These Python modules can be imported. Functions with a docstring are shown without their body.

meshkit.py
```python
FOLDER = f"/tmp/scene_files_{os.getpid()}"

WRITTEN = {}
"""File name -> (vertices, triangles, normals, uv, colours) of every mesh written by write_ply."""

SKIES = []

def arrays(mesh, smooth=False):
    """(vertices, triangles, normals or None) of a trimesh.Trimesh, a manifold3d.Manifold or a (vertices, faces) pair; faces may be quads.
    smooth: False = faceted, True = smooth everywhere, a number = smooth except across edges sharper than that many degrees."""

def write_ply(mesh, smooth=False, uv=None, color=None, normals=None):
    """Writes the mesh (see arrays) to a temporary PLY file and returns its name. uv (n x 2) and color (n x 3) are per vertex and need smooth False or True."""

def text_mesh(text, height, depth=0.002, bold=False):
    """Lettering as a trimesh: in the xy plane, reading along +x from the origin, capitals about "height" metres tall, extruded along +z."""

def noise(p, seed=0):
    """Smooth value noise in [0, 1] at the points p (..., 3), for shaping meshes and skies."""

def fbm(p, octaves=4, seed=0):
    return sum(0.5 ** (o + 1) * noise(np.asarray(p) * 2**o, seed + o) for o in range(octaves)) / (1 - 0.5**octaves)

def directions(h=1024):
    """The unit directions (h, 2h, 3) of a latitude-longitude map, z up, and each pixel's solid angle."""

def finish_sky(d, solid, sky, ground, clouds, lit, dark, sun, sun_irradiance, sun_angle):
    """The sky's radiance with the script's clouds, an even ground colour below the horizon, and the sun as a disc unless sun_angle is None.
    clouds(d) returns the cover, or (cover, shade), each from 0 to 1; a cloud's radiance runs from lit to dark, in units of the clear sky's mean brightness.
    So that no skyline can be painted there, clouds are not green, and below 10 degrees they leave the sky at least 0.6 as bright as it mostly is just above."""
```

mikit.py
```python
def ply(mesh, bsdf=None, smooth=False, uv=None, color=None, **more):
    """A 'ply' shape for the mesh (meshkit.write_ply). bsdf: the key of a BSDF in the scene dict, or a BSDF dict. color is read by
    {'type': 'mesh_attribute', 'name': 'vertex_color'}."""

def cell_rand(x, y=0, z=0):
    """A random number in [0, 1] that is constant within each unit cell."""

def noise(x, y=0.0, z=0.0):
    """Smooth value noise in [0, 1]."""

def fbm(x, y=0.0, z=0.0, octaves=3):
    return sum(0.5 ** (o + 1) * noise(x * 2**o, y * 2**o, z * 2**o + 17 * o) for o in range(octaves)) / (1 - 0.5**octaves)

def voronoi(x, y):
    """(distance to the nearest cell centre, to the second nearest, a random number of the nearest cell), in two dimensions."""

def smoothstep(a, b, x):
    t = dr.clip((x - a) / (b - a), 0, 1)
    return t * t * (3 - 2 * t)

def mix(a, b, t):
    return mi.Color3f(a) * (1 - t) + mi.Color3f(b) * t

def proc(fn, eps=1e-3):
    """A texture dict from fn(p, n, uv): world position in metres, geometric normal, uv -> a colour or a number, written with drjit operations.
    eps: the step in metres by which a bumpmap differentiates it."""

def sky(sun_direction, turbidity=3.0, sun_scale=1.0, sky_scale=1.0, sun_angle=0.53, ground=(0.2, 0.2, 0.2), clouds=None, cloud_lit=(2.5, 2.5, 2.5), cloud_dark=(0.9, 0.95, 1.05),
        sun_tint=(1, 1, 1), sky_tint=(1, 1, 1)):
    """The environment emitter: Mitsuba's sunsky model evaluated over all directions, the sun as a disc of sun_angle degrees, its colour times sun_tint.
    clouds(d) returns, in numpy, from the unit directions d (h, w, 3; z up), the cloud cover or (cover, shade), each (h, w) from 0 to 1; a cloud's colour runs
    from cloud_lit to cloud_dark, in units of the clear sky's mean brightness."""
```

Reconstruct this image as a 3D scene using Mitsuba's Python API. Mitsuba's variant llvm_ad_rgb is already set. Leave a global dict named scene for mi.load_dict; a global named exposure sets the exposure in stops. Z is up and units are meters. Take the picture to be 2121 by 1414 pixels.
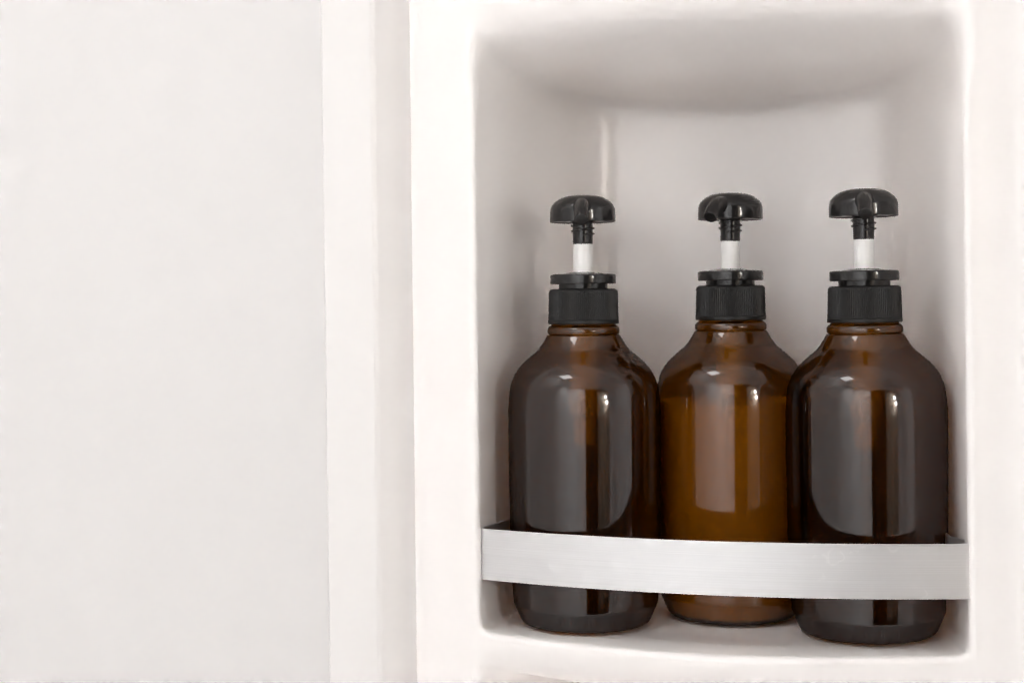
import math, random
import numpy as np, trimesh, shapely.geometry as sg
import drjit as dr
import mitsuba as mi
import mikit, meshkit
from mikit import proc, noise, fbm, smoothstep, mix

T = mi.ScalarTransform4f
random.seed(4)
rng = np.random.default_rng(4)
scene, labels = {}, {}

# ------------------------------------------------------------------ camera, light, exposure
F_PX, W_PX = 3100.0, 2121.0
scene['camera'] = {'type': 'thinlens', 'fov': math.degrees(2 * math.atan(W_PX / 2 / F_PX)), 'fov_axis': 'x',
                   'aperture_radius': 0.0021, 'focus_distance': 0.700, 'near_clip': 0.01, 'far_clip': 20.0,
                   'to_world': T().look_at(origin=[0, 0, 0], target=[0, 1, -90.0 / F_PX], up=[0.0095, 0, 1])}
SPOT = 12.5             # intensity of the ceiling spot that washes the left wall of the room
exposure = -0.44
LAMP = 9.0            # radiance of the square ceiling light
BULB = 84.0            # radiance of the hall bulbs

# ------------------------------------------------------------------ helpers
def rgb(*c):
    return {'type': 'rgb', 'value': list(c)}

def obj(key, shape, label=None, cat=None, group=None, kind=None):
    k, n = key, 0
    while k in scene:
        n += 1
        k = f'{key}_{n:03d}'
    scene[k] = shape
    d = {}
    if label: d['label'] = label
    if cat: d['category'] = cat
    if group: d['group'] = group
    if kind: d['kind'] = kind
    if d: labels[k] = d
    return k

def tag(key, label, cat, group=None):
    labels[key] = {'label': label, 'category': cat}
    if group: labels[key]['group'] = group

def box_mesh(x0, x1, y0, y1, z0, z1):
    return trimesh.creation.box(bounds=[[x0, y0, z0], [x1, y1, z1]])

def prism(poly, z0, z1):
    m = trimesh.creation.extrude_polygon(poly, z1 - z0, engine='earcut')
    m.apply_translation([0, 0, z0])
    return m

def rounded_bar(x0, x1, y0, y1, z0, z1, r):
    """an upright bar with rounded vertical edges"""
    return prism(sg.box(x0 + r, y0 + r, x1 - r, y1 - r).buffer(r, quad_segs=8), z0, z1)

def fillet(pts, it=3, q=0.25):
    """corner cutting of a (r, z) polyline, ends kept"""
    p = np.asarray(pts, float)
    for _ in range(it):
        a, b = p[:-1], p[1:]
        n = np.empty((2 * len(a), 2))
        n[0::2], n[1::2] = a * (1 - q) + b * q, a * q + b * (1 - q)
        p = np.vstack([p[:1], n[1:-1], p[-1:]])
    return p

def lathe(prof, n=128, rad=None):
    """(r, z) profile (bottom to top on the outside) turned round z; rad(r, z, angle) may modulate the radius"""
    p = np.asarray(prof, float)
    a = np.arange(n) * 2 * np.pi / n
    r = np.repeat(p[:, :1], n, 1)
    if rad is not None:
        r = rad(r, np.repeat(p[:, 1:], n, 1), np.repeat(a[None], len(p), 0))
    v = np.stack([r * np.cos(a), r * np.sin(a), np.repeat(p[:, 1:], n, 1)], -1).reshape(-1, 3)
    i, j = np.meshgrid(np.arange(len(p) - 1), np.arange(n), indexing='ij')
    k = (j + 1) % n
    f = np.stack([i * n + j, i * n + k, (i + 1) * n + k, (i + 1) * n + j], -1).reshape(-1, 4)
    f = np.vstack([f[:, [0, 1, 2]], f[:, [0, 2, 3]]])
    m = trimesh.Trimesh(v, f, process=False)
    m.merge_vertices(digits_vertex=8)
    m.update_faces(m.nondegenerate_faces())
    return m

def sweep(path, radii, n=24, close=True):
    """tube along path with radius per point; consecutive equal points make steps"""
    path, radii = np.asarray(path, float), np.asarray(radii, float)
    d = np.gradient(path, axis=0)
    for i in range(len(d)):
        if np.linalg.norm(d[i]) < 1e-9: d[i] = d[i - 1]
    d /= np.linalg.norm(d, axis=1, keepdims=True)
    return d

# ------------------------------------------------------------------ materials
def mat(name, d):
    scene[name] = d

mat('gelcoat', {'type': 'principled', 'base_color': proc(lambda p, n, uv: mix((0.922, 0.886, 0.862), (0.93, 0.895, 0.873), fbm(p.x * 30, p.y * 30, p.z * 30))),
                'roughness': proc(lambda p, n, uv: 0.22 + 0.08 * fbm(p.x * 55, p.y * 55, p.z * 40)), 'specular': 0.5})
mat('trim_white', {'type': 'principled', 'base_color': rgb(0.80, 0.778, 0.765), 'roughness': 0.3, 'specular': 0.5})
mat('wall_enamel', {'type': 'twosided', 'bsdf': {'type': 'principled', 'base_color': rgb(0.695, 0.678, 0.673),
                    'roughness': 0.36, 'specular': 0.5}})
mat('room_white', {'type': 'twosided', 'bsdf': {'type': 'principled', 'base_color': rgb(0.89, 0.885, 0.885), 'roughness': 0.35, 'specular': 0.4}})
mat('floor_grey', {'type': 'twosided', 'bsdf': {'type': 'principled', 'base_color': rgb(0.80, 0.79, 0.78), 'roughness': 0.5}})
mat('hall_brown', {'type': 'twosided', 'bsdf': {'type': 'principled', 'base_color': proc(lambda p, n, uv: mix((0.035, 0.017, 0.009), (0.07, 0.034, 0.016), fbm(p.x * 30, p.y * 30, p.z * 2))), 'roughness': 0.4}})
mat('hall_beige', {'type': 'twosided', 'bsdf': {'type': 'principled', 'base_color': rgb(0.66, 0.59, 0.50), 'roughness': 0.6}})
mat('black_gloss', {'type': 'principled', 'base_color': proc(lambda p, n, uv: mix((0.011, 0.0105, 0.0105), (0.016, 0.015, 0.015), fbm(p.x * 900, p.y * 900, p.z * 900))),
                    'roughness': proc(lambda p, n, uv: 0.08 + 0.07 * fbm(p.x * 420, p.y * 420, p.z * 420)), 'specular': 0.5})
mat('black_satin', {'type': 'principled', 'base_color': rgb(0.008, 0.0078, 0.0078),
                    'roughness': proc(lambda p, n, uv: 0.30 + 0.14 * fbm(p.x * 500, p.y * 500, p.z * 500)), 'specular': 0.33})
mat('white_plastic', {'type': 'principled', 'base_color': rgb(0.90, 0.885, 0.865), 'roughness': 0.35, 'specular': 0.4})
mat('tube_plastic', {'type': 'principled', 'base_color': rgb(0.30, 0.29, 0.27), 'roughness': 0.4, 'specular': 0.3})
mat('amber', {'type': 'blendbsdf', 'weight': 0.45, 'clear_amber': {'type': 'thindielectric', 'int_ior': 1.47, 'specular_transmittance': rgb(0.74, 0.42, 0.04)},
              'gloss': {'type': 'roughconductor', 'material': 'none', 'distribution': 'ggx', 'alpha': 0.004, 'specular_reflectance': rgb(0.125, 0.125, 0.125)}})
mat('milky', {'type': 'diffuse', 'reflectance': rgb(0.88, 0.83, 0.72)})
mat('clear', {'type': 'null'})
scene['dark_soap'] = {'type': 'homogeneous', 'albedo': rgb(0.02, 0.02, 0.02), 'scale': 16.0, 'sigma_t': rgb(0.46, 0.56, 0.9)}

def brushed(p):
    return noise(p.x * 26, p.z * 5200) * 0.5 + noise(p.x * 9 + 7, p.z * 2300) * 0.3 + noise(p.x * 70, p.z * 9000 + 11) * 0.2

def spots(p):          # dried water marks: ring-shaped deposits on the right half of the rail
    f1, f2, w = mikit.voronoi(p.x * 95 + 0.35 * noise(p.x * 300, p.z * 300), p.z * 95)
    ring = smoothstep(0.11, 0.0, dr.abs(f1 - 0.12 - 0.25 * w)) * smoothstep(0.35, 0.7, noise(p.x * 500, p.z * 500)) * dr.select(w > 0.62, 1.0, 0.0)
    return ring * smoothstep(0.35, 0.6, noise(p.x * 40, p.z * 60 + 4)) * smoothstep(0.09, 0.13, p.x)

mat('aluminium', {'type': 'principled', 'metallic': 0.92,
                  'base_color': proc(lambda p, n, uv: mix(mix((0.68, 0.675, 0.682), (0.755, 0.75, 0.756), brushed(p)), (0.95, 0.94, 0.93), 0.22 * spots(p))),
                  'roughness': proc(lambda p, n, uv: 0.40 + 0.05 * brushed(p) + 0.06 * spots(p) + 0.05 * fbm(p.x * 60, p.z * 90)), 'specular': 0.5, 'anisotropic': 0.0})

# ------------------------------------------------------------------ the moulded shelf unit (an implicit surface meshed by surface nets)
ORG = np.array([-0.0182, 0.7405, 0.0])
YAW = math.radians(14.7)
TU, TS = np.array([math.cos(YAW), -math.sin(YAW), 0]), np.array([math.sin(YAW), math.cos(YAW), 0])
WID, DEP = 0.2345, 0.150
ZF, PER = -0.1655, 0.3115           # shelf floor, distance between shelves
ZC, HC = 0.1110, 0.0290              # ceiling at the back, its rise towards the front
UL = -0.0405

def world(u, s, z):
    return ORG + np.multiply.outer(u, TU) + np.multiply.outer(s, TS) + np.multiply.outer(z, [0, 0, 1.0])

def smax(a, b, k):
    h = np.maximum(k - np.abs(a - b), 0) / k
    return np.maximum(a, b) + h * h * h * k / 6

def bulge(u, B=0.027):
    x = (u - WID / 2) / (WID / 2 + 0.020)
    return B * np.maximum(1 - x * x, 0) ** 1.5

def cavity(u, s, z):
    b = bulge(u)
    draft = np.maximum(s, 0) / DEP
    dL = (0.0022 + 0.028 * draft ** 1.35 - u) * 0.97
    dR = (u - (WID - 0.0030 - 0.0130 * z) + 0.029 * draft ** 1.35) * 0.97
    plan = smax(smax(dL, dR, 0.02), s - DEP, 0.032)
    q = np.clip((0.135 - s) / (0.1355 + b), 0, 0.997)
    q3 = q ** 6
    root = np.sqrt(1 - q3)
    x = (u - WID / 2) / (WID / 2)
    zt = ZC + 0.006 * q + HC * (1 - root) + 0.014 * np.minimum(x * x, 1.2) * np.clip(s / 0.12, 0, 1)
    slope = (0.006 + HC * 3.0 * q ** 5 / root) / (0.135 + b)
    ceil = (z - zt) / np.sqrt(1 + slope * slope)
    return smax(smax(plan, ceil, 0.024), ZF - z, 0.011)

def unit_sdf(u, s, z):
    S = smax(-(s + bulge(u)) * 0.95, UL - u, 0.045)
    for lvl in (-1, 0, 1):
        zz = z - lvl * PER
        t = np.clip((zz - 0.075) / 0.05, 0, 1)
        S = smax(S, -cavity(u, s, zz), 0.0065 + 0.0085 * t * t * (3 - 2 * t))
    return S

def surface_net(fn, lo, hi, h):
    ax = [np.arange(l, g + h * 0.5, h) for l, g in zip(lo, hi)]
    G = np.stack(np.meshgrid(*ax, indexing='ij'), -1)
    D = fn(G[..., 0], G[..., 1], G[..., 2])
    ins = D < 0
    nx, ny, nz = D.shape
    acc, cnt = np.zeros((nx - 1, ny - 1, nz - 1, 3)), np.zeros((nx - 1, ny - 1, nz - 1))
    for a in range(3):
        s0, s1 = [slice(None)] * 3, [slice(None)] * 3
        s0[a], s1[a] = slice(0, -1), slice(1, None)
        d0, d1 = D[tuple(s0)], D[tuple(s1)]
        idx = np.argwhere((d0 < 0) != (d1 < 0))
        t = d0[tuple(idx.T)] / (d0[tuple(idx.T)] - d1[tuple(idx.T)])
        pt = G[tuple(idx.T)].copy()
        pt[:, a] += t * h
        o = [b for b in range(3) if b != a]
        for i in (0, 1):
            for j in (0, 1):
                c = idx.copy()
                c[:, o[0]] -= i
                c[:, o[1]] -= j
                ok = ((c >= 0) & (c < np.array(cnt.shape))).all(1)
                np.add.at(acc, tuple(c[ok].T), pt[ok])
                np.add.at(cnt, tuple(c[ok].T), 1)
    used = cnt > 0
    ids = np.full(cnt.shape, -1)
    ids[used] = np.arange(used.sum())
    v = acc[used] / cnt[used][:, None]
    quads = []
    for a in range(3):
        s0, s1 = [slice(None)] * 3, [slice(None)] * 3
        s0[a], s1[a] = slice(0, -1), slice(1, None)
        i0 = ins[tuple(s0)]
        idx = np.argwhere(i0 != ins[tuple(s1)])
        o0, o1 = (a + 1) % 3, (a + 2) % 3
        ok = (idx[:, o0] > 0) & (idx[:, o1] > 0) & (idx[:, o0] < D.shape[o0] - 1) & (idx[:, o1] < D.shape[o1] - 1)
        idx = idx[ok]
        def cell(i, j):
            c = idx.copy()
            c[:, o0] -= i
            c[:, o1] -= j
            return ids[tuple(c.T)]
        q = np.stack([cell(1, 1), cell(0, 1), cell(0, 0), cell(1, 0)], 1)
        flip = ~i0[tuple(idx.T)]
        q[flip] = q[flip][:, ::-1]
        quads.append(q)
    q = np.vstack(quads)
    e = 4e-4
    def grad(v):
        return np.stack([fn(v[:, 0] + (k == 0) * e, v[:, 1] + (k == 1) * e, v[:, 2] + (k == 2) * e)
                         - fn(v[:, 0] - (k == 0) * e, v[:, 1] - (k == 1) * e, v[:, 2] - (k == 2) * e) for k in range(3)], -1) / (2 * e)
    for _ in range(3):
        g = grad(v)
        step = fn(v[:, 0], v[:, 1], v[:, 2])[:, None] * g / np.maximum((g * g).sum(1, keepdims=True), 1e-3)
        v = v - np.clip(step, -h / 2, h / 2)
    g = grad(v)
    return v, q, g / np.maximum(np.linalg.norm(g, axis=1, keepdims=True), 1e-9)

Z0, Z1 = ZF - 0.24, ZF + PER + 0.20
v, q, nr = surface_net(unit_sdf, (UL - 0.006, -0.034, Z0), (WID + 0.085, DEP + 0.012, Z1), 0.0018)
f = np.vstack([q[:, [0, 1, 2]], q[:, [0, 2, 3]]])
pv = world(v[:, 0], v[:, 1], v[:, 2])
pn = np.outer(nr[:, 0], TU) + np.outer(nr[:, 1], TS) + np.outer(nr[:, 2], [0, 0, 1.0])
# the moulding's faces look out of the solid
tri = np.cross(pv[f[:, 1]] - pv[f[:, 0]], pv[f[:, 2]] - pv[f[:, 0]])
if (tri * pn[f[:, 0]]).sum() < 0:
    f = f[:, ::-1]
path = meshkit.write_ply((pv, f), False, normals=pn)
obj('shelf_unit', {'type': 'ply', 'filename': path, 'face_normals': False, 'bsdf': {'type': 'ref', 'id': 'gelcoat'}},
    'cream white moulded shower shelf unit with a rounded niche holding the three bottles', 'shelf unit')

def unit_panel(z0, z1):
    p = [(UL + 0.008, 0.0), (WID + 0.085, 0.0), (WID + 0.085, 0.10), (UL, 0.10), (UL, 0.008)]
    w = [tuple(world(np.float64(a), np.float64(b), np.float64(0))[:2]) for a, b in p]
    return prism(sg.Polygon(w), z0, z1)
obj('shelf_unit__panel', mikit.ply(unit_panel(-1.2, Z0 + 0.003), 'gelcoat', smooth=30))
obj('shelf_unit__panel', mikit.ply(unit_panel(Z1 - 0.003, 0.95), 'gelcoat', smooth=30))

# ------------------------------------------------------------------ the room round it
obj('wall', mikit.ply(box_mesh(-0.76, -0.0957, 0.7680, 0.83, -1.2, 0.95), 'wall_enamel'),
    'large smooth off white wall panel filling the left third', 'wall', kind='structure')
obj('trim_strip', mikit.ply(prism(sg.Polygon([(-0.0955, 0.7655), (-0.0951, 0.7650)] + [(-0.0715 + 0.007 * math.sin(a), 0.7720 - 0.007 * math.cos(a)) for a in np.linspace(0, 0.7, 10)] + [(-0.0472, 0.7805), (-0.0440, 0.82), (-0.0955, 0.82)]), -1.2, 0.95), 'trim_white', smooth=30),
    'tall white vertical trim strip between wall panel and shelf unit', 'trim')
ex = world(np.float64(WID + 0.085), np.float64(0.004), np.float64(0))
obj('wall', mikit.ply(box_mesh(ex[0] - 0.006, 1.35, ex[1] + 0.002, ex[1] + 0.08, -1.2, 0.95), 'room_white'), kind='structure')
obj('wall', mikit.ply(box_mesh(-0.82, -0.76, -1.0, 0.83, -1.2, 0.95), 'room_white'), kind='structure')
obj('wall', mikit.ply(box_mesh(1.35, 1.41, -1.0, 0.78, -1.2, 0.95), 'room_white'), kind='structure')
DX0, DX1, DZ = -0.02, 1.22, 0.74
wall = trimesh.util.concatenate([box_mesh(-0.82, DX0, -1.01, -0.95, -1.2, 0.95), box_mesh(DX1, 1.41, -1.01, -0.95, -1.2, 0.95),
                                 box_mesh(DX0, DX1, -1.01, -0.95, DZ, 0.95)])
obj('wall', mikit.ply(wall, 'room_white'), kind='structure')
obj('ceiling', mikit.ply(box_mesh(-0.82, 1.41, -1.01, 0.83, 0.95, 1.0), 'room_white'), kind='structure')
obj('floor', mikit.ply(box_mesh(-0.82, 1.41, -1.01, 0.83, -1.25, -1.2), 'floor_grey'), kind='structure')
# door frame, and the dim hall that the bottles mirror
obj('door_frame__jamb', mikit.ply(box_mesh(DX0 - 0.03, DX0 + 0.02, -0.98, -0.93, -1.2, DZ + 0.03), 'room_white'))
obj('door_frame__jamb', mikit.ply(box_mesh(DX1 - 0.02, DX1 + 0.03, -0.98, -0.93, -1.2, DZ + 0.03), 'room_white'))
obj('door_frame__lintel', mikit.ply(box_mesh(DX0 + 0.02, DX1 - 0.02, -0.98, -0.93, DZ - 0.02, DZ + 0.03), 'room_white'))
tag('door_frame', 'white door frame mirrored small in the bottles', 'door frame')
obj('wall', mikit.ply(box_mesh(-0.9, 2.9, -2.76, -2.7, -1.2, 0.95), 'hall_brown'), kind='structure')
obj('wall', mikit.ply(box_mesh(-0.96, -0.9, -2.7, -1.02, -1.2, 0.95), 'hall_brown'), kind='structure')
obj('wall', mikit.ply(box_mesh(2.9, 2.96, -2.7, -1.02, -1.2, 0.95), 'hall_brown'), kind='structure')
obj('wall', mikit.ply(box_mesh(1.415, 2.9, -1.08, -1.02, -1.2, 0.95), 'hall_beige'), kind='structure')
obj('ceiling', mikit.ply(box_mesh(-0.96, 2.96, -2.76, -1.012, 0.95, 1.0), 'hall_brown'), kind='structure')
obj('floor', mikit.ply(box_mesh(-0.96, 2.96, -2.76, -1.012, -1.25, -1.2), 'hall_brown'), kind='structure')
obj('wall', mikit.ply(box_mesh(0.95, 2.9, -2.30, -2.22, -1.2, 0.95), 'hall_beige'), kind='structure')
for i, (x, y, z) in enumerate([(1.60, -1.95, 0.52), (1.74, -2.03, 0.26)]):
    b = trimesh.creation.icosphere(subdivisions=3, radius=0.085)
    b.apply_translation([x, y, z])
    k = obj('hanging_bulb', {**mikit.ply(b, 'white_plastic', smooth=True), 'emitter': {'type': 'area', 'radiance': rgb(BULB, BULB * 0.96, BULB * 0.92)}},
            ['upper glowing bulb mirrored as a dot in the bottles', 'lower glowing bulb mirrored as a dot in the bottles'][i], 'lamp')
    obj(k + '__cord', mikit.ply(trimesh.creation.cylinder(0.003, segment=[[x, y, z + 0.084], [x, y, 0.95]], sections=8), 'black_satin'))
# ceiling light and ceiling hatch
def square_frame(cx, cy, a, w, z0, z1):
    return prism(sg.box(cx - a, cy - a, cx + a, cy + a).difference(sg.box(cx - a + w, cy - a + w, cx + a - w, cy + a - w)), z0, z1)
LX, LY = -0.45, 0.20
LT = T().translate([LX, LY, 0.90]).rotate([1, 0, 0], 0)
glow = box_mesh(-0.135, 0.135, -0.135, 0.135, -0.05, 0.0)
obj('ceiling_light__diffuser', {**mikit.ply(glow, 'white_plastic'), 'to_world': LT, 'emitter': {'type': 'area', 'radiance': rgb(LAMP, LAMP, LAMP)}})
obj('ceiling_light__frame', {**mikit.ply(box_mesh(-0.142, 0.142, -0.142, 0.142, 0.0005, 0.018), 'room_white'), 'to_world': LT})
obj('ceiling_light__bracket', mikit.ply(trimesh.creation.cylinder(0.02, segment=[[LX, LY, 0.918], [LX, LY, 0.9495]], sections=24), 'room_white', smooth=30))
tag('ceiling_light', 'square white ceiling light mirrored bright on the bottle shoulders', 'lamp')
obj('ceiling_hatch__frame', mikit.ply(square_frame(-0.12, 0.44, 0.115, 0.018, 0.935, 0.9495), 'room_white'))
obj('ceiling_hatch__panel', mikit.ply(box_mesh(-0.205, -0.035, 0.355, 0.525, 0.944, 0.9492), 'floor_grey'))
tag('ceiling_hatch', 'square framed ceiling hatch mirrored beside the light', 'hatch')

def ceiling_spot(sp0, sp1, watts, label):
    sp0, sp1 = np.array(sp0), np.array(sp1)
    sd = (sp1 - sp0) / np.linalg.norm(sp1 - sp0)
    k = 'ceiling_spot' if 'ceiling_spot__shade' not in scene else 'ceiling_spot_001'
    scene[k + '__shade'] = mikit.ply(trimesh.creation.annulus(0.026, 0.030, segment=[sp0 - sd * 0.03, sp0 + sd * 0.02], sections=32), 'room_white', smooth=30)
    scene[k + '__arm'] = mikit.ply(trimesh.creation.cylinder(0.006, segment=[sp0 - sd * 0.03, [sp0[0], sp0[1], 0.9495]], sections=16), 'room_white', smooth=30)
    tag(k, label, 'lamp')
    scene[k + '_light'] = {'type': 'spot', 'to_world': T().look_at(origin=sp0.tolist(), target=sp1.tolist(), up=[0, 0, 1]),
                           'intensity': rgb(watts * 0.985, watts, watts * 1.005), 'cutoff_angle': 48.0, 'beam_width': 10.0}

ceiling_spot([-0.22, -0.12, 0.90], [-0.62, -0.95, -0.12], SPOT, 'small white ceiling spot aimed at the rear wall, outside the photo')
ceiling_spot([0.30, -0.12, 0.90], [1.35, -0.10, -0.25], SPOT * 0.4, 'small white ceiling spot aimed at the right wall, outside the photo')
# ------------------------------------------------------------------ the rail
RU0, RU1, SAG = 0.0020, WID + 0.0016, 0.0160
us = np.linspace(0, 1, 90)
arc = np.stack([RU0 + (RU1 - RU0) * us, -0.0012 - SAG * (1 - (2 * us - 1) ** 2)], 1)
def leg(s):
    return 0.030 * (s / DEP) ** 1.35 + 0.0040
arc = np.vstack([[[leg(t), t] for t in (0.044, 0.030, 0.018)], arc, [[RU1 - 0.0004, 0.0065]], [[WID - 0.0030 - leg(t), t] for t in (0.018, 0.030, 0.044)]])
def round_path(p, r=0.0035):
    out = [p[0]]
    for a, b, c in zip(p[:-2], p[1:-1], p[2:]):
        d0, d1 = (a - b) / np.linalg.norm(a - b), (c - b) / np.linalg.norm(c - b)
        if d0 @ d1 > -0.8:
            for t in np.linspace(0, 1, 9):
                out.append((1 - t) ** 2 * (b + d0 * r) + 2 * t * (1 - t) * b + t * t * (b + d1 * r))
        elif not any(np.linalg.norm(b - k) < 1.05 * r for k in (arc[3], arc[92])):
            out.append(b)
    return np.array(out + [p[-1]])
core = sg.LineString(round_path(arc)).buffer(0.0006, cap_style='flat', quad_segs=4)
core = sg.Polygon([tuple(world(np.float64(a), np.float64(b), np.float64(0))[:2]) for a, b in core.exterior.coords[:-1]])
obj('shelf_rail', mikit.ply(prism(core, -0.1391, -0.1138), 'aluminium', smooth=25),
    'curved brushed aluminium rail across the niche in front of the bottles', 'rail')

# ------------------------------------------------------------------ pump bottles (metres, z from the shelf floor)
MM = 0.001
from scipy.interpolate import PchipInterpolator
_base = fillet([(0.0, 2.2), (24.0, 1.6), (27.5, 0.05), (30.0, 0.0), (32.0, 0.5), (33.0, 1.6), (36.1, 8.9), (36.7, 10.4), (36.9, 13.5)], 3)
_side = np.array([(36.9, 13.5), (37.7, 30), (38.3, 60), (38.55, 90), (38.5, 106), (38.2, 112.5), (37.4, 119.0), (35.3, 125.0), (32.0, 129.8), (27.0, 134.5), (22.8, 138.2), (20.2, 142.0), (18.6, 144.9)])
_t = np.concatenate([[0], np.cumsum(np.linalg.norm(np.diff(_side, axis=0), axis=1))])
_tt = np.concatenate([np.linspace(a, b, 7)[:-1] for a, b in zip(_t[:-1], _t[1:])] + [[_t[-1]]])
SHELL = np.vstack([_base, np.stack([PchipInterpolator(_t, _side[:, 0])(_tt), PchipInterpolator(_t, _side[:, 1])(_tt)], 1)[1:]]) * MM
NECK = fillet([(18.6, 144.9), (18.3, 145.25), (17.3, 145.4), (17.3, 145.6), (18.1, 146.0), (18.3, 147.4), (18.0, 148.9), (17.0, 149.9), (16.3, 150.1), (16.2, 151.5), (16.2, 156)], 2) * MM
SHELL = np.vstack([SHELL, NECK[1:]])

def inset(prof, d):
    t = np.gradient(prof, axis=0)
    t /= np.linalg.norm(t, axis=1, keepdims=True)
    return prof - np.stack([t[:, 1], -t[:, 0]], 1) * d

_in = inset(SHELL, 1.2 * MM)
_in = _in[(_in[:, 1] > 13 * MM) & (_in[:, 1] < 141 * MM)]
INNER = np.vstack([np.array([(0, 3.0), (24.0, 2.4), (30.8, 1.5), (32.3, 2.6), (35.2, 9.4)]) * MM, _in, np.array([(17.0, 144.5), (16.0, 147.0), (15.2, 149.0), (15.0, 156.0)]) * MM])

def inner_profile(level, gap=0.0004):
    p = INNER[INNER[:, 1] < level * MM].copy()
    p[:, 0] = np.maximum(p[:, 0] - gap, 0)
    p[:, 1] += gap * (p[:, 1] < 0.012)
    r = p[-1, 0]
    return np.vstack([p, [[r + 0.0004, level * MM - 0.0006]], [[r - 0.0005, level * MM]], [[0, level * MM]]])

def ribs(r, z, a):
    m = (z > 152.9 * MM) & (z < 168.0 * MM) & (r > 16.8 * MM)
    return r - m * 0.00032 * (0.5 + 0.5 * np.cos(104 * a)) ** 1.5

cap_prof = [(16.0, 150.9), (17.6, 150.9), (17.95, 151.2), (17.95, 152.7), (17.75, 153.0), (17.78, 153.2), (17.6, 160), (17.45, 166.9), (17.3, 167.6), (16.75, 168.1),
            (16.4, 168.35), (16.0, 168.5), (12.6, 168.5)]
cap_mesh = lathe(np.array(cap_prof) * MM, 104 * 8, ribs)
collar_mesh = lathe(np.array([(12.2, 168.3), (12.35, 168.6), (12.35, 171.2), (12.0, 171.6)]) * MM, 96)
disc_mesh = lathe(fillet([(0, 171.0), (12, 171.0), (15.8, 171.0), (16.5, 171.1), (16.6, 171.7), (16.6, 175.2), (16.3, 175.75), (15.4, 175.95), (9.5, 176.2), (7.0, 176.9), (5.6, 177.0), (5.2, 176.4), (0, 176.3)], 2) * MM, 128)
stem_mesh = lathe(np.array([(0, 150), (4.85, 150), (4.85, 192.0), (0, 192.0)]) * MM, 64)
lower_mesh = lathe(np.array([(0, 190.9), (4.3, 190.9), (4.85, 191.1), (5.0, 191.5), (5.1, 201.5), (6.3, 202.2), (6.6, 203.5), (0, 203.5)]) * MM, 64)
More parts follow.
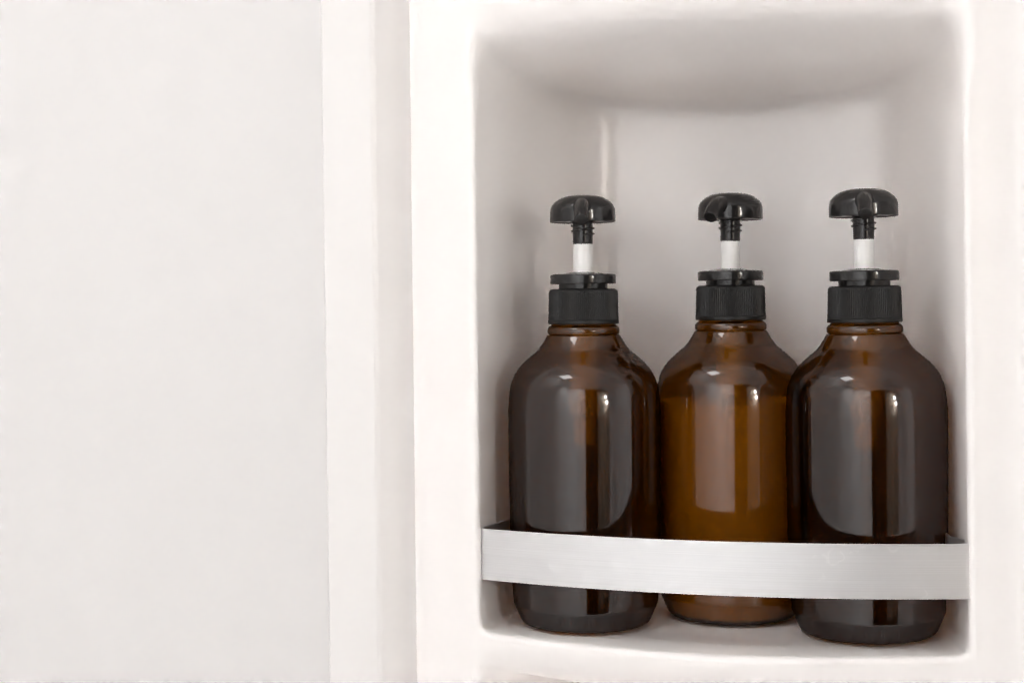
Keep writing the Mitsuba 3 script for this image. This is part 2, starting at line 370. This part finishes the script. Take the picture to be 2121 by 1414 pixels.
head_prof = fillet([(0, 203.4), (11, 203.2), (15.4, 202.6), (15.7, 202.15), (16.35, 202.1), (16.5, 202.5), (16.45, 207.0), (16.2, 209.4), (14.9, 211.6), (12.0, 213.9), (8.4, 215.2), (4.0, 215.65), (0, 215.7)], 2) * MM
head_mesh = lathe(head_prof, 128)

def tube_mesh(path, radii, n=28):
    path = np.asarray(path, float)
    d = np.zeros_like(path)
    for i in range(len(path)):
        a, b = path[max(i - 1, 0)], path[min(i + 1, len(path) - 1)]
        d[i] = b - a if np.linalg.norm(b - a) > 1e-9 else d[i - 1]
    d /= np.linalg.norm(d, axis=1, keepdims=True)
    side = np.cross(d[0], [0, 0, 1.0])
    side /= np.linalg.norm(side)
    a = np.arange(n) * 2 * np.pi / n
    rings = []
    for p, t, r in zip(path, d, radii):
        side = side - t * (side @ t)
        side /= np.linalg.norm(side)
        up = np.cross(side, t)
        rings.append(p + r * (np.outer(np.cos(a), side) + np.outer(np.sin(a), up)))
    v = np.vstack(rings)
    i, j = np.meshgrid(np.arange(len(path) - 1), np.arange(n), indexing='ij')
    k = (j + 1) % n
    f = np.stack([i * n + j, i * n + k, (i + 1) * n + k, (i + 1) * n + j], -1).reshape(-1, 4)
    f = np.vstack([f[:, [0, 1, 2]], f[:, [0, 2, 3]]])
    m = trimesh.Trimesh(v, f, process=False)
    c = trimesh.Trimesh(np.vstack([rings[-1], path[-1:]]), [[q2, (q2 + 1) % n, n] for q2 in range(n)], process=False)
    m = trimesh.util.concatenate([m, c])
    if m.volume < 0: m.invert()
    return m

def bezier(pts, n):
    p, t = np.asarray(pts, float), np.linspace(0, 1, n)[:, None]
    return (1 - t) ** 3 * p[0] + 3 * t * (1 - t) ** 2 * p[1] + 3 * t * t * (1 - t) * p[2] + t ** 3 * p[3]

sp = bezier([(8, 0, 208.3), (19.0, 0, 210.0), (24.0, 0, 206.2), (28.2, 0, 202.2)], 22) * MM   # spout leaves the head along +x and bends down
tip_dir = (sp[-1] - sp[-2]) / np.linalg.norm(sp[-1] - sp[-2])
rad = np.interp(np.linspace(0, 1, 22), [0, 0.35, 0.55, 1], [5.2, 4.2, 3.75, 3.3]) * MM
tip = [sp[-1] + tip_dir * x * MM for x in (0.25, 0.35, 0.30, -0.2, -4.0, -4.05)]
spout_mesh = tube_mesh(np.vstack([sp, tip]), np.concatenate([rad, np.array([3.2, 3.0, 2.5, 2.4, 2.3, 0.1]) * MM]))

def thread_mesh():
    a = np.linspace(0, 2.15 * 2 * np.pi, 130)
    z = 195.6 + a / (2 * np.pi) * 2.75
    prof = np.array([(4.9, -0.62), (6.05, -0.34), (6.1, 0.24), (4.9, 0.62)])
    fade = np.clip(np.minimum(a, a[-1] - a) / 0.25, 0.02, 1)
    v = np.concatenate([np.stack([(4.9 + (r - 4.9) * fade) * np.cos(a), (4.9 + (r - 4.9) * fade) * np.sin(a), z + dz * (0.4 + 0.6 * fade)], -1)[:, None] for r, dz in prof], 1)
    n, m = v.shape[:2]
    i, j = np.meshgrid(np.arange(n - 1), np.arange(m - 1), indexing='ij')
    f = np.stack([i * m + j, (i + 1) * m + j, (i + 1) * m + j + 1, i * m + j + 1], -1).reshape(-1, 4)
    f = np.vstack([f[:, [0, 1, 2]], f[:, [0, 2, 3]]])
    return trimesh.Trimesh(v.reshape(-1, 3) * MM, f, process=False)

chamber_mesh = lathe(fillet([(0, 88.5), (3.0, 88.5), (5.5, 89.5), (5.6, 92), (5.6, 103), (7.2, 105), (7.4, 107), (7.4, 140), (7.4, 150), (0, 150)], 2) * MM, 64)
tube = lathe(np.array([(0, 6.0), (2.3, 6.0), (2.3, 89.5), (0, 89.5)]) * MM, 32)
thread = thread_mesh()
shell_mesh = lathe(SHELL, 192)
P = {'body': mikit.ply(shell_mesh, 'amber', smooth=True), 'cap': mikit.ply(cap_mesh, 'black_satin', smooth=22), 'collar': mikit.ply(collar_mesh, 'black_gloss', smooth=30),
     'disc': mikit.ply(disc_mesh, 'black_gloss', smooth=50), 'stem': mikit.ply(stem_mesh, 'white_plastic', smooth=30), 'lower': mikit.ply(lower_mesh, 'black_gloss', smooth=30),
     'thread': mikit.ply(thread, {'type': 'twosided', 'bsdf': {'type': 'ref', 'id': 'black_gloss'}}, smooth=40), 'head': mikit.ply(head_mesh, 'black_gloss', smooth=45), 'spout': mikit.ply(spout_mesh, 'black_gloss', smooth=50),
     'chamber': mikit.ply(chamber_mesh, 'white_plastic', smooth=30), 'tube': mikit.ply(tube, 'tube_plastic', smooth=30)}
P['thread'] = mikit.ply(thread, 'black_gloss', smooth=40)

def bottle(name, x, y, spin, level, milky, label, tilt=(0, 0), lift=0.0, head_tilt=0.0, size=1.0):
    base = T().translate([x, y, ZF + 0.0012]).rotate([0, 1, 0], tilt[0]).rotate([1, 0, 0], tilt[1]).scale(size)
    up = base @ T().translate([0, 0, lift])
    top = up @ T().translate([0, 0, 0.19]).rotate([0, 1, 0], head_tilt).translate([0, 0, -0.19]).rotate([0, 0, 1], spin)
    def put(part, shape, tw, lab=None):
        k = f'{name}__{part}'
        scene[k] = {**shape, 'to_world': tw}
        if lab: labels[k] = {'label': lab}
        return k
    put('bottle_body', P['body'], base @ T().rotate([0, 0, 1], spin))
    liq = lathe(inner_profile(level), 96)
    if milky:
        put('liquid', mikit.ply(liq, 'milky', smooth=35), base, 'milky soap glowing orange through the amber wall')
    else:
        put('liquid', {**mikit.ply(liq, 'clear'), 'interior': {'type': 'ref', 'id': 'dark_soap'}}, base, 'dark clear soap filling the bottle almost to its neck')
    put('screw_cap', P['cap'], base @ T().rotate([0, 0, 1], spin * 1.7), 'black screw cap with fine vertical ribs')
    put('neck_ring', P['collar'], base)
    put('lock_disc', P['disc'], base)
    put('pump_stem', P['stem'], up, 'white pump stem between head and disc')
    put('pump_chamber', P['chamber'], base)
    put('dip_tube', P['tube'], base)
    put('pump_shaft', P['lower'], top)
    put('pump_shaft__thread', P['thread'], top)
    put('pump_head', P['head'], top)
    put('pump_head__spout', P['spout'], top)
    tag(name, label, 'bottle', 'amber pump bottles in the niche')

bottle('pump_bottle', 0.0363, 0.758, -94.5, 140.0, False, 'leftmost dark amber pump bottle with black pump, its spout facing straight out', tilt=(0.0, 0))
bottle('pump_bottle_001', 0.1131, 0.7735, -119.0, 110.0, True, 'middle amber pump bottle glowing orange brown, its spout turned to the left', head_tilt=0.4, size=1.007)
bottle('pump_bottle_002', 0.1732, 0.729, -101.5, 138.0, False, 'rightmost dark amber pump bottle, nearest the niche edge at the right', tilt=(-0.5, 0))
